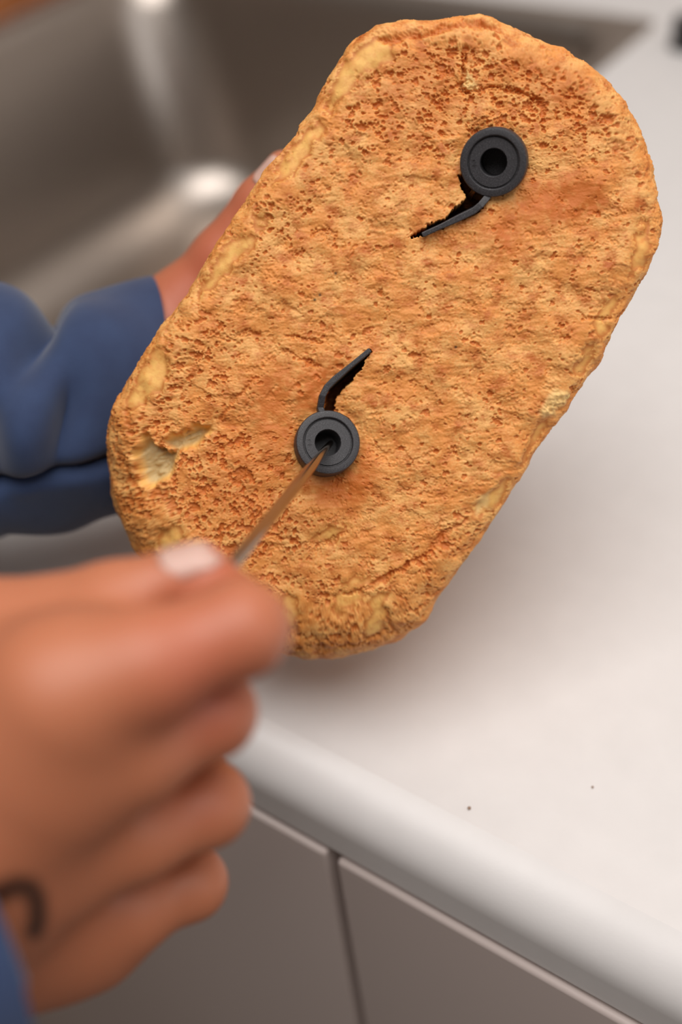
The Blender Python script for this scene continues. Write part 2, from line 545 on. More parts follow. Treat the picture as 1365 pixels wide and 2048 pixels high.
S_smooth = np.zeros((NU, NV), np.float32)
for q in SMOOTH:
    S_smooth = np.maximum(S_smooth, poly(q, 0.8, 0.35))
Sm = blur(S_smooth, 0.6)
Sb = blur(S_smooth, 1.6)
baked = np.zeros((NU, NV), np.float32)
for q, a in BAKED:
    baked = np.maximum(baked, a * poly(q, 2.0, 0.3))
baked = blur(baked, 1.9) * (1 + 0.25 * field(5.0))
pd = np.full((NU, NV), 0.30, np.float32)
for q, a in PORES:
    pd = np.maximum(pd, a * poly(q, 2.0, 0.3))
pd = blur(pd, 3.0)
patchy = field(14.0)
pd = np.clip(pd * (1 + 0.28 * patchy), 0.03, 2.0) * (1 - Sb) * (1 - 0.6 * np.clip(baked, 0, 1))

# relief: broad undulation, wrinkles dragged along the pan, fine rasp
low = field(38.0) * 0.38 + field(15.0) * 0.18
wr = field(2.6, 0.45, 2.6, IMGX + 0.1)
wr2 = field(1.1, 0.5, 1.8, IMGX)
ridge = 1 - np.abs(field(5.5, 0.45, 1.6, IMGX)) * 1.1
calm = (1 - 0.92 * Sm) * (1 - 0.6 * np.clip(baked, 0, 1)) * (1 - 0.55 * blur(np.maximum(poly(PORES[2][0], 2, 0.3), poly(PORES[3][0], 2, 0.3)), 3.0))
H = low + calm * (0.055 * wr + 0.034 * wr2 + 0.020 * field(0.6, 0.4)) + calm * 0.075 * np.clip(ridge, -0.6, 1)
# peeled flakes: plateaus with a sharp edge
fl = field(11.0, 0.5, 1.5, IMGX) + 0.35 * field(2.5)
step = np.clip((fl - 0.9) * 6, 0, 1)
H -= 0.38 * step * calm
H -= 0.95 * Sm

pit = np.zeros((NU, NV), np.float32)
rim = np.zeros((NU, NV), np.float32)
vert = blur(poly(PORES[1][0], 1, 0.2), 6.0)
foam = blur(np.maximum(poly(PORES[2][0], 2, 0.3), poly(PORES[3][0], 2, 0.3)), 3.0)
NP = 26000
pu = rng.uniform(-115, 108, NP)
pv = rng.uniform(-66, 66, NP)
pr = np.clip(rng.lognormal(-0.98, 0.50, NP), 0.16, 1.7)
keepp = rng.uniform(size=NP)
pa = IMGX + rng.normal(0, 0.5, NP)
pe = rng.uniform(1.0, 2.1, NP)
for k in range(NP):
    i, j = int((pu[k] - U0) / RES), int((pv[k] - V0) / RES)
    dens = pd[i, j]
    if keepp[k] > 0.62 * dens:
        continue
    r = pr[k] * (0.75 + 0.35 * min(dens, 1.3)) * (1 - 0.35 * foam[i, j])
    a = pa[k] + (1.57 - 0.5 * IMGX * 0) * vert[i, j]
    e = 1 + (pe[k] - 1) * (1 - 0.7 * foam[i, j])
    w = int(r * 1.9 * max(e, 1) / RES) + 2
    s = (slice(max(i - w, 0), i + w + 1), slice(max(j - w, 0), j + w + 1))
    du = uu[s[0]] - pu[k] + 0.22 * r * W3[s]
    dv = vv[:, s[1]] - pv[k] + 0.22 * r * W4[s]
    x = (du * math.cos(a) + dv * math.sin(a)) / e ** 0.6
    y = (-du * math.sin(a) + dv * math.cos(a)) * e ** 0.4
    q = np.sqrt(x * x + y * y) / r
    pit[s] = np.maximum(pit[s], np.clip(1.25 - 1.25 * q ** 3, 0, 1) * min(0.95 * r + 0.1, 0.95))
    rim[s] = np.maximum(rim[s], np.exp(-((q - 1.12) / 0.2) ** 2) * min(r, 0.6))
rim *= (pit < 0.08)
H += 0.16 * rim - pit * np.clip(0.55 + 0.6 * pd, 0.5, 1.1)

crk = np.zeros((NU, NV), np.float32)
for pts, dep, wid in CRACKS:
    for (ax, ay), (bx, by) in zip(pts, pts[1:]):
        i0, i1 = int((min(ax, bx) - 5 - U0) / RES), int((max(ax, bx) + 5 - U0) / RES)
        j0, j1 = int((min(ay, by) - 5 - V0) / RES), int((max(ay, by) + 5 - V0) / RES)
        s = (slice(max(i0, 0), i1), slice(max(j0, 0), j1))
        x = uu[s[0]] + 0.5 * W1[s] * 0.6 + 0.25 * W3[s] - ax
        y = vv[:, s[1]] + 0.5 * W2[s] * 0.6 + 0.25 * W4[s] - ay
        lx, ly = bx - ax, by - ay
        t = np.clip((x * lx + y * ly) / (lx * lx + ly * ly), 0, 1)
        d = np.hypot(x - t * lx, y - t * ly)
        crk[s] = np.maximum(crk[s], dep * np.exp(-(d / wid) ** 2))
H -= crk

tear = poly(TEAR, 0.7, 0.35)
flap = poly(FLAPS, 0.5, 0.3)
tearm = blur(tear * (1 - flap), 0.3)
tb = blur(tear, 1.5)
H = H * (1 - 0.6 * tearm) - tearm * (1.6 + 7.0 * np.clip(tb - 0.35, 0, 1)) + tearm * 0.35 * field(3.0, 0.5, 3.0, IMGX + 0.6)
pale = np.zeros((NU, NV), np.float32)
for q in PALE:
    pale = np.maximum(pale, poly(q, 0.5, 0.3))
pl0 = poly(PALE[0], 0.5, 0.4)
H += 1.3 * blur(pl0, 0.8) * (0.85 + 0.15 * field(3.0))
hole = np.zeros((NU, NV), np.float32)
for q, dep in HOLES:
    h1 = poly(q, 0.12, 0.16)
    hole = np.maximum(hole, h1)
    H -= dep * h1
HUBS = [(-36.32, -3.69), (65.23, 2.83)]
for hx, hy in HUBS:
    q = np.hypot(uu - hx, vv - hy)
    H = np.where(q < 9.7, -17.0, H)
    H -= 0.9 * np.exp(-((q - 10.5) / 2.0) ** 2) * (q > 9.7)

# colour of the crust: baked tones, darker in pits, cracks, patch edges and holes
c_mid, c_lite, c_dark = map(np.array, (srgb(228, 148, 72), srgb(237, 177, 103), srgb(190, 101, 33)))
c_pit, c_yel, c_crumb = map(np.array, (srgb(200, 110, 40), srgb(244, 190, 104), srgb(206, 180, 128)))


def mixc(a, b, f):
    return a + (b - a) * np.clip(f, 0, 1)[..., None]


col = np.broadcast_to(c_mid, (NU, NV, 3)).astype(np.float32)
col = mixc(col, c_lite, 0.40 + 0.36 * field(22.0) + 0.28 * field(1.0, 0.5, 1.4, IMGX) + 0.12 * wr)
col = mixc(col, c_dark, 0.12 + 0.30 * field(11.0) - 0.15 * wr2 + 0.10 * field(0.7))
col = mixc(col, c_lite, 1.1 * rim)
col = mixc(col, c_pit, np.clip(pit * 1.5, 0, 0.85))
col = mixc(col, np.array(srgb(204, 112, 40)), 1.2 * baked)
col = mixc(col, c_yel, Sm * (0.75 + 0.2 * field(4.0)))
edge = np.clip((blur(S_smooth, 1.0) * (1 - blur(S_smooth, 1.0)) * 4), 0, 1) * S_smooth
col = mixc(col, c_dark, 0.8 * edge)
col = mixc(col, c_pit, np.clip(crk * 0.6, 0, 0.8))
tc = mixc(np.broadcast_to(c_yel, (NU, NV, 3)), c_crumb, np.clip((tb - 0.55) * 3, 0, 1))
col = mixc(col, tc, tearm[..., ]) if False else col + (tc - col) * tearm[..., None]
col = mixc(col, np.array(srgb(240, 200, 130)), 0.85 * blur(pale, 0.4))
for sx, sy in SPECKS:
    col = mixc(col, np.array((0.012, 0.01, 0.008)), 1.2 - np.hypot(uu - sx, vv - sy) / 0.55)
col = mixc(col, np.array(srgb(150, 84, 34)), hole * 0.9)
col = np.clip(col, 0.005, 0.9).astype(np.float32)


def sample(a, x, y):
    i = np.clip((x - U0) / RES - 0.5, 0, NU - 1.001)
    j = np.clip((y - V0) / RES - 0.5, 0, NV - 1.001)
    i0, j0 = i.astype(int), j.astype(int)
    fi, fj = i - i0, j - j0
    if a.ndim == 3:
        fi, fj = fi[..., None], fj[..., None]
    return (a[i0, j0] * (1 - fi) + a[i0 + 1, j0] * fi) * (1 - fj) + (a[i0, j0 + 1] * (1 - fi) + a[i0 + 1, j0 + 1] * fi) * fj


# widest outline of the loaf, anticlockwise in loaf millimetres
OUT = np.array([(71.3,61.5),(79.2,58.3),(85.6,52.0),(92.6,43.4),(99.1,34.5),(103.0,27.6),(105.4,15.8),(107.0,7.2),(108.0,0.2),(108.2,-7.5),(107.3,-14.4),(105.8,-19.9),(103.6,-24.9),(99.7,-31.3),(95.5,-37.7),(90.9,-43.3),(85.8,-48.4),(80.5,-53.2),(75.3,-55.2),(67.1,-57.3),(56.8,-59.2),(45.0,-60.5),(33.9,-61.5),(21.6,-62.3),(8.7,-62.5),(-1.4,-62.6),(-14.0,-63.4),(-23.7,-64.2),(-30.3,-63.7),(-40.6,-63.8),(-51.0,-63.9),(-62.2,-64.4),(-70.4,-64.9),(-80.6,-62.6),(-89.4,-58.3),(-97.6,-51.4),(-103.1,-44.7),(-107.3,-37.1),(-111.0,-27.1),(-113.6,-14.3),(-113.4,0.3),(-112.2,15.6),(-109.7,27.4),(-104.6,36.8),(-100.5,43.1),(-95.4,49.2),(-89.5,54.2),(-83.7,57.8),(-78.2,60.1),(-72.2,61.9),(-66.8,62.9),(-60.0,63.3),(-53.9,63.2),(-47.8,63.1),(-38.8,63.0),(-29.8,62.8),(-17.9,62.6),(-6.1,62.5),(5.6,62.3),(14.3,62.1),(25.8,62.0),(35.9,60.9),(46.6,60.3),(55.7,60.6),(62.7,61.1)])[::-1]
NS = 2300
cl = np.vstack([OUT, OUT[:1]])
# resample (Catmull-Rom) at even arc length
npt = len(OUT)
dense = []
for k in range(npt):
    p0, p1, p2, p3 = OUT[k - 1], OUT[k], OUT[(k + 1) % npt], OUT[(k + 2) % npt]
    t = np.linspace(0, 1, 40, endpoint=False)[:, None]
    dense.append(0.5 * (2 * p1 + (p2 - p0) * t + (2 * p0 - 5 * p1 + 4 * p2 - p3) * t ** 2 + (3 * p1 - p0 - 3 * p2 + p3) * t ** 3))
dense = np.vstack(dense)
seg = np.linalg.norm(np.roll(dense, -1, 0) - dense, axis=1)
arc = np.concatenate([[0], np.cumsum(seg)])
d2 = np.vstack([dense, dense[:1]])
s = np.linspace(0, arc[-1], NS, endpoint=False)
oc = np.stack([np.interp(s, arc, d2[:, 0]), np.interp(s, arc, d2[:, 1])], -1)
A, B = np.array(HUBS[0]), np.array(HUBS[1])
ab = B - A
tt = np.clip(((oc - A) @ ab) / (ab @ ab), 0, 1)
# even the feet out so that the fan does not bunch at its two ends
ker = np.hanning(161)
ker /= ker.sum()
tt = np.convolve(np.concatenate([tt[-200:], tt, tt[:200]]), ker, 'same')[200:-200]
foot = A + tt[:, None] * ab
dirv = oc - foot
L_ = np.linalg.norm(dirv, axis=1)
dirn = dirv / L_[:, None]
endf = np.clip((-(oc @ np.array([1.0, 0.0])) - 62) / 25, 0, 1)          # 1 at the bottom end of the loaf
endf = np.convolve(np.concatenate([endf[-200:], endf, endf[:200]]), ker, 'same')[200:-200]
R = 11.0 + 13.0 * endf                                                  # rounding where the bottom turns into the side
NT, NR, NB = 230, 46, 46
prof_d, prof_z, prof_w = [], [], []
for k in range(NT):
    f = k / NT
    prof_d.append(L_ - (L_ - R) * f)
    prof_z.append(np.zeros(NS))
    prof_w.append(L_ - (L_ - R) * f)
for k in range(NR):
    a = (k / (NR - 1)) * math.pi / 2
    prof_d.append(R * (1 - math.sin(a)))
    prof_z.append(-R * (1 - math.cos(a)) * (0.62 + 0.28 * endf))
    flat_w = R * (1 - math.sin(a)) - np.maximum(R * (1 - math.cos(a)) * 0.55, 0) * (a > 0.9) * (a - 0.9) / 0.67
    prof_w.append(flat_w + endf * (R * (1 - a) - flat_w))
zr = prof_z[-1]
wr_ = prof_w[-1]
SIDE, DOME = 44.0, 30.0
for k in range(1, NB + 1):
    f = k / NB
    if f < 0.5:
        g = f / 0.5
        ins = 1.0 * g + 4.0 * g * g
        prof_d.append(np.full(NS, ins))
        prof_z.append(zr - (SIDE + zr) * g)
        prof_w.append(wr_ - g * 30)
    else:
        a = (f - 0.5) / 0.5 * math.pi / 2
        prof_d.append(5.0 + (L_ - 5.0) * (1 - math.cos(a)))
        prof_z.append(np.full(NS, -SIDE - DOME * math.sin(a)))
        prof_w.append(wr_ - 30 - 20 * f)
PD, PZ, PW = np.array(prof_d), np.array(prof_z), np.array(prof_w)
NRW = len(PD)
X = oc[None] - dirn[None] * PD[..., None]
UVp = oc[None] - dirn[None] * PW[..., None]
base = np.concatenate([X, PZ[..., None]], -1)
gr = np.gradient(base, axis=0)
gs = (np.roll(base, -1, 1) - np.roll(base, 1, 1))
nn = np.cross(gr, gs)
ln = np.linalg.norm(nn, axis=-1, keepdims=True)
nn = np.where(ln > 1e-9, nn / np.maximum(ln, 1e-9), 0)
nn[:NT - 10] = (0, 0, 1)
if nn[NT + NR - 3, :, :2].mean(0) @ np.zeros(2) + (nn[NT + NR - 1, :, :2] * dirn).sum(-1).mean() < 0:
    nn[NT - 10:] *= -1
h = sample(H, UVp[..., 0], UVp[..., 1])
fade = np.ones(NRW)
fade[NT + NR:] = np.linspace(1, 0.25, NRW - NT - NR)
fade[-6:] = 0
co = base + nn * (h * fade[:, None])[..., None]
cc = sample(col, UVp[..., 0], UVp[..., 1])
side_c = np.array(srgb(216, 156, 88))
k_ = np.clip((np.arange(NRW) - NT - NR + 6) / 14, 0, 0.55)[:, None, None]
cc = cc + (side_c - cc) * k_
me = mesh_np('crust', co.reshape(-1, 3) / 1000, grid_faces(NRW, NS))
set_color(me, 'crust', cc.reshape(-1, 3))
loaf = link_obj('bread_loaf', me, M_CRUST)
loaf.matrix_world = LOAF
tag(loaf, 'golden brown loaf held bottom up, porous crust with two dark paddles baked in', 'bread')

# the torn strands that bridge the open tear, and the pale crumb lump on the far edge
def lump(name, pts, rad, mat, parent, z=0.0, seed=1):
    g = np.random.default_rng(seed)
    bm = bmesh.new()
    for (x, y), r in zip(pts, rad):
        mm = Matrix.Translation((x / 1000, y / 1000, z / 1000)) @ Matrix.Diagonal((r / 1000, r * 0.8 / 1000, r * 0.7 / 1000, 1))
        bmesh.ops.create_icosphere(bm, subdivisions=3, radius=1.0, matrix=mm)
    for v in bm.verts:
        v.co *= 1 + 0.0
    o = bm_obj(name, bm, mat, None, True)
    rm = o.modifiers.new('remesh', 'REMESH')
    rm.mode = 'VOXEL'
    rm.voxel_size = 0.0004
    tx = bpy.data.textures.new(name, 'CLOUDS')
    tx.noise_scale = 0.0022
    dp = o.modifiers.new('rough', 'DISPLACE')
    dp.texture = tx
    dp.strength = 0.0008
    o.parent = parent
    return o


m = mat_plain('pale_crumb', srgb(236, 196, 126), 0.8, Subsurface_Weight=0.2, Subsurface_Scale=0.002)
M_CRUMB = m.m
lump('crumb_lump', [(13.4,-56.4),(16.0,-56.6),(18.1,-57.4),(19.3,-58.6),(12.5,-57.9)], [2.4, 2.8, 2.8, 2.2, 1.9], M_CRUMB, loaf, -3.0, 3)['label'] = 'pale torn crumb'

# ------------------------------------------------------------------ the two kneading paddles
def paddle(centre, lean, zc, path, label, thick=2.1):
    """hub turned on its own axis, with a bent blade that runs down into the loaf (loaf millimetres)"""
    ax = Vector((lean[0], lean[1], 1)).normalized()
    xx = Vector((1, 0, 0)) - ax * ax.x
    xx.normalize()
    yy = ax.cross(xx)
    loc = Matrix(((xx.x, yy.x, ax.x, centre[0] / 1000), (xx.y, yy.y, ax.y, centre[1] / 1000), (xx.z, yy.z, ax.z, zc / 1000), (0, 0, 0, 1)))
    t = thing('kneading_paddle', label, 'paddle', (0, 0, 0), 'kneading paddles stuck in the loaf')
    t.matrix_world = LOAF @ loc
    pr = [(4.25, -12.0), (4.25, -0.95), (4.4, -0.8), (7.45, -0.8), (7.6, -1.3), (7.95, -1.3), (8.05, -0.25), (8.3, 0.0), (9.7, 0.0), (10.2, -0.15), (10.45, -0.6),
          (10.55, -5), (10.4, -15.5), (10.0, -16.0), (0.0, -16.0), (0.0, -12.0), (4.25, -12.0)]
    v, f = lathe([(a / 1000, b / 1000) for a, b in pr], 96)
    me = mesh_np('hub', v, f)
    hub = link_obj('hub', me, M_PADDLE, t)
    es = hub.modifiers.new('split', 'EDGE_SPLIT')
    es.split_angle = math.radians(38)
    # blade: path points are given on the crust plane; bring them to the hub's frame
    inv = loc.inverted()
    hs = [zc - 0.5 + (1.6 - zc + 0.5) * (k / (len(path) - 1)) ** 0.6 for k in range(len(path))]
    P2 = [inv @ Vector((x / 1000, y / 1000, h_ / 1000)) for (x, y), h_ in zip(path, hs)]
    for p in P2[:2]:
        p.z = min(p.z, -0.0005)
    bm = bmesh.new()
    rows = []
    nP = len(P2)
    for k, p in enumerate(P2):
        a = P2[max(k - 1, 0)]
        b = P2[min(k + 1, nP - 1)]
        d = (b - a).normalized()
        nrm = Vector((-d.y, d.x, 0)).normalized() * (thick / 2000) * (1.0 if k < nP - 2 else 0.75)
        drop = -p.z
        rows.append([bm.verts.new((p.x + nrm.x, p.y + nrm.y, -drop)), bm.verts.new((p.x - nrm.x, p.y - nrm.y, -drop)),
                     bm.verts.new((p.x - nrm.x, p.y - nrm.y, -0.0155)), bm.verts.new((p.x + nrm.x, p.y + nrm.y, -0.0155))])
    for a, b in zip(rows, rows[1:]):
        for q in range(4):
            bm.faces.new((a[q], b[q], b[(q + 1) % 4], a[(q + 1) % 4]))
    bm.faces.new(rows[0])
    bm.faces.new(rows[-1][::-1])
    bl = bm_obj('blade', bm, M_PADDLE, t, False, 0.0003, 2)
    # small raised mark on the sunken ring
    cu = bpy.data.curves.new('raised_mark', 'FONT')
    cu.body = '2'
    cu.size = 0.0028
    cu.extrude = 0.00012
    cu.align_x = 'CENTER'
    cu.align_y = 'CENTER'
    tmp = bpy.data.objects.new('raised_mark_curve', cu)
    mm = bpy.data.meshes.new_from_object(tmp)
    bpy.data.objects.remove(tmp)
    mk = link_obj('raised_mark', mm, M_PADDLE, t, False)
    # reads upright for someone holding the loaf this way round
    mk.location = (-0.00330, 0.0049, -0.0007)
    mk.rotation_euler = (0, 0, IMGX)
    return t


paddle((-36.04, -3.59), (0.30, -0.02), 4.5,
       [(-29.6,2.5),(-28.0,4.7),(-24.8,6.3),(-21.6,6.7),(-18.0,6.0),(-11.7,4.2),(-4.0,1.9)],
       'dark grey kneading paddle with the metal rod poked into its hub')
paddle((65.06, 2.82), (-0.26, 0.04), 4.0,
       [(58.1,-1.6),(55.8,-1.7),(52.6,-1.4),(49.9,-0.6),(45.0,2.3),(39.9,5.4),(34.8,8.6)],
       'dark grey kneading paddle with an empty hub, near the far end of the loaf')

# ------------------------------------------------------------------ the thin rod
tip = Vector((-0.1872,0.2290,1.0107))
mid = Vector((-0.1566,0.1434,1.0398))
dr = (tip - mid).normalized()
LEN = (tip - mid).length + 0.028
rt = thing('skewer', 'thin pointed metal rod held in the hand and poking the near paddle hub', 'skewer', tip)
q = Vector((0, 0, 1)).rotation_difference(-dr)
rt.rotation_mode = 'QUATERNION'
rt.rotation_quaternion = q
pr = [(0.0, 0.0), (0.0006, 0.0), (0.00085, 0.0008), (0.00125, 0.008), (0.0016, 0.02), (0.0018, 0.035), (0.00185, 0.06), (0.00185, LEN), (0.0016, LEN + 0.001), (0.0, LEN + 0.001)]
v_, f_ = lathe(pr, 28)
link_obj('rod', mesh_np('rod', v_, f_), M_ROD, rt)


# ------------------------------------------------------------------ the person: hands grown as one skin from a distance field
def smin(a, b, k):
    hh = np.clip(0.5 + 0.5 * (b - a) / k, 0, 1)
    return b + (a - b) * hh - k * hh * (1 - hh)


class Field:
    def __init__(self, lo, hi, step):
        self.lo = np.array(lo) - 0.004
        self.step = step
        n = np.ceil((np.array(hi) + 0.004 - self.lo) / step).astype(int) + 1
        self.n = n
        ax = [self.lo[i] + step * np.arange(n[i]) for i in range(3)]
        self.g = [a.astype(np.float32) for a in np.meshgrid(*ax, indexing='ij', sparse=True)]

    def cone(self, a, b, ra, rb, flat=None):
        gx, gy, gz = self.g
        ax, ay, az = a
        d = np.array(b) - np.array(a)
        dd = float(d @ d) + 1e-12
        t = np.clip(((gx - ax) * d[0] + (gy - ay) * d[1] + (gz - az) * d[2]) / dd, 0, 1)
        return np.sqrt((gx - ax - t * d[0]) ** 2 + (gy - ay - t * d[1]) ** 2 + (gz - az - t * d[2]) ** 2) - (ra + (rb - ra) * t)

    def chain(self, pts, rad, k=0.004):
        f = None
        for p, q, r, s_ in zip(pts, pts[1:], rad, rad[1:]):
            c = self.cone(p, q, r, s_)
            f = c if f is None else smin(f, c, k)
        return f


def surface_nets(f, lo, step):
    """one smooth closed skin round the negative part of the field"""
    ins = f < 0
    nx, ny, nz = f.shape
    cs = np.zeros((nx - 1, ny - 1, nz - 1), np.int8)
    for i in (0, 1):
        for j in (0, 1):
            for k in (0, 1):
                cs += ins[i:nx - 1 + i, j:ny - 1 + j, k:nz - 1 + k]
    act = (cs > 0) & (cs < 8)
    idx = np.full(act.shape, -1, np.int32)
    ci, cj, ck = np.nonzero(act)
    idx[ci, cj, ck] = np.arange(len(ci))
    acc = np.zeros((len(ci), 3))
    cnt = np.zeros(len(ci))
    cor = [(0, 0, 0), (1, 0, 0), (0, 1, 0), (1, 1, 0), (0, 0, 1), (1, 0, 1), (0, 1, 1), (1, 1, 1)]
    for a in range(8):
        for b in range(a + 1, 8):
            if bin(a ^ b).count('1') != 1:
                continue
            A_, B_ = cor[a], cor[b]
            fa = f[ci + A_[0], cj + A_[1], ck + A_[2]]
            fb = f[ci + B_[0], cj + B_[1], ck + B_[2]]
            x = (fa < 0) != (fb < 0)
            t = np.where(x, fa / np.where(x, fa - fb, 1), 0)
            for q_ in range(3):
                acc[:, q_] += np.where(x, A_[q_] + t * (B_[q_] - A_[q_]), 0)
            cnt += x
    V = (np.stack([ci, cj, ck], -1) + acc / cnt[:, None]) * step + lo
    F = []
    for ax in range(3):
        sl0 = [slice(None)] * 3
        sl1 = [slice(None)] * 3
        sl0[ax] = slice(0, f.shape[ax] - 1)
        sl1[ax] = slice(1, f.shape[ax])
        x = ins[tuple(sl0)] != ins[tuple(sl1)]
        i, j, k = np.nonzero(x)
        o1, o2 = [(1, 2), (2, 0), (0, 1)][ax]
        P_ = np.stack([i, j, k], -1)
        ok = (P_[:, o1] > 0) & (P_[:, o2] > 0) & (P_[:, o1] < f.shape[o1] - 1) & (P_[:, o2] < f.shape[o2] - 1)
        P_ = P_[ok]
        fl = ins[tuple(P_.T)]
        quads = []
        for d1, d2 in ((0, 0), (1, 0), (1, 1), (0, 1)):
            Q = P_.copy()
            Q[:, o1] -= d1
            Q[:, o2] -= d2
            quads.append(idx[Q[:, 0], Q[:, 1], Q[:, 2]])
        qd = np.stack(quads, -1)
        qd[~fl] = qd[~fl][:, ::-1]
        F.append(qd)
    return V, np.vstack(F)


def relax(V, F, it):
    for _ in range(it):
        acc = np.zeros_like(V)
        cnt = np.zeros(len(V))
        for a in range(4):
            for b in ((a + 1) % 4, (a - 1) % 4):
                for q_ in range(3):
                    acc[:, q_] += np.bincount(F[:, a], V[F[:, b], q_], len(V))
                cnt += np.bincount(F[:, a], minlength=len(V))
        V = V + 0.5 * (acc / np.maximum(cnt, 1)[:, None] - V)
    return V


def vnormals(V, F):
    fn = np.cross(V[F[:, 2]] - V[F[:, 0]], V[F[:, 3]] - V[F[:, 1]])
    n_ = np.zeros_like(V)
    for a in range(4):
        for q_ in range(3):
            n_[:, q_] += np.bincount(F[:, a], fn[:, q_], len(V))
    return n_ / (np.linalg.norm(n_, axis=1, keepdims=True) + 1e-12)


def seg_dist(V, pts):
    pts = np.array(pts)
    d_ = np.full(len(V), 9.0)
    for a, b in zip(pts, pts[1:]):
        ab_ = b - a
        t = np.clip((V - a) @ ab_ / (ab_ @ ab_ + 1e-12), 0, 1)
        d_ = np.minimum(d_, np.linalg.norm(V - a - t[:, None] * ab_, axis=1))
    return d_


SK = np.array((0.52, 0.182, 0.09))
SK_RED = np.array((0.50, 0.12, 0.065))


def make_hand(name, palm, fingers, step, parent, label, redspots=(), creases=(), marks=(), kp=0.016, kf=0.0016, kr=0.008):
    pts = np.array([p for c in list(palm) + list(fingers) for p in c[0]])
    rr = max(r for c in list(palm) + list(fingers) for r in c[1])
    fd = Field(pts.min(0) - rr, pts.max(0) + rr, step)
    f = None
    for p, r in palm:
        c = fd.chain(p, r, 0.006)
        f = c if f is None else smin(f, c, kp)
    tot = f
    for p, r in fingers:
        c = smin(f, fd.chain(p, r, 0.004), kr)
        tot = smin(tot, c, kf)
    V, F = surface_nets(tot, fd.lo, step)
    V = relax(V, F, 3)
    nrm = vnormals(V, F)
    for p, dep, wid in creases:
        d_ = seg_dist(V, p)
        V = V - nrm * (dep * np.exp(-(d_ / wid) ** 2))[:, None]
    col = np.tile(SK, (len(V), 1))
    for p, rad, amt in redspots:
        d_ = np.linalg.norm(V - np.array(p), axis=1)
        w = (amt * np.exp(-(d_ / rad) ** 2))[:, None]
        col = col + (SK_RED - col) * w
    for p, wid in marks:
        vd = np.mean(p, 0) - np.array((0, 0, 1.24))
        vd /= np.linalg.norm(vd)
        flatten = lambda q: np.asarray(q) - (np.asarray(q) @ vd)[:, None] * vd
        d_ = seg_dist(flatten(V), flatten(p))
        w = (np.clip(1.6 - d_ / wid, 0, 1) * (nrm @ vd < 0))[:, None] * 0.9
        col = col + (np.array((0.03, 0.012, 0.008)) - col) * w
    me = mesh_np(name, V, F)
    set_color(me, 'tone', col)
    o = keep(link_obj(name, me, M_SKIN), parent)
    if label:
        o['label'] = label
    return o, V, F, nrm


def nail(parent, V, centre, along, up, ln, wd, lift=0.0004):
    """a curved nail plate laid on the skin: columns across, rows along, dropped on to the nearest skin below"""
    along = Vector(along).normalized()
    up = Vector(up)
    up = (up - along * up.dot(along)).normalized()
    ac = along.cross(up)
    c = np.array(centre)
    A3, U3, C3 = map(np.array, (along, up, ac))
    rel = V - c
    la, lu, lc = rel @ A3, rel @ U3, rel @ C3
    sel = (np.abs(la) < ln * 1.2) & (np.abs(lc) < wd * 1.2) & (lu > -0.008)
    la, lu, lc = la[sel], lu[sel], lc[sel]
    nr_, nc_ = 15, 13
    out = []
    for i in range(nr_):
        for j in range(nc_):
            s_ = -1 + 2 * i / (nr_ - 1)
            t_ = -1 + 2 * j / (nc_ - 1)
            y = s_ * ln / 2
            w = (1 - max(abs(s_) - 0.45, 0) ** 2 * 2.2) * wd / 2
            x = t_ * w
            d2_ = (la - y) ** 2 + (lc - x) ** 2
            kk = np.exp(-d2_ / (2 * 0.0012 ** 2))
            z = (kk * lu).sum() / (kk.sum() + 1e-12)
            ed = max(abs(s_), abs(t_))
            out.append(c + A3 * y + C3 * x + U3 * (z + lift * (1 - 0.7 * max(0, ed - 0.8) / 0.2)))
    F = grid_faces(nr_, nc_, False)
    me = mesh_np('fingernail', np.array(out), F)
    o = keep(link_obj('fingernail', me, M_NAIL), parent)
    sd = o.modifiers.new('plate', 'SOLIDIFY')
    sd.thickness = 0.0006
    sd.offset = 0
    return o


person = thing('person', 'person in a blue shirt holding the loaf and poking it with a metal rod', 'person', (-0.55, -0.12, 0.0))

# right hand, closed round the rod, back of the hand to the viewer
palm = [
    ([(-0.2101,-0.0053,1.0001),(-0.1855,0.0431,1.0054)], [0.026, 0.023]),
    ([(-0.1906,0.0479,1.0072),(-0.1772,0.0596,1.0109)], [0.023, 0.021]),
    ([(-0.1762,0.0636,1.0229),(-0.1536,0.0863,1.0540)], [0.019, 0.0122]),
    ([(-0.1782,0.0810,1.0427),(-0.1547,0.0949,1.0486)], [0.0130, 0.0095]),
    ([(-0.1766,0.0609,1.0117),(-0.1567,0.0801,1.0324)], [0.019, 0.0138]),
    ([(-0.1794,0.0589,0.9968),(-0.1648,0.0756,1.0025)], [0.018, 0.0135]),
    ([(-0.1812,0.0583,0.9794),(-0.1726,0.0723,0.9673)], [0.018, 0.0140]),
    ([(-0.1887,0.0633,1.0073),(-0.1887,0.0841,1.0347)], [0.019, 0.016]),
    ([(-0.1787,0.0617,0.9624),(-0.1689,0.0761,0.9559)], [0.0145, 0.0125]),
]
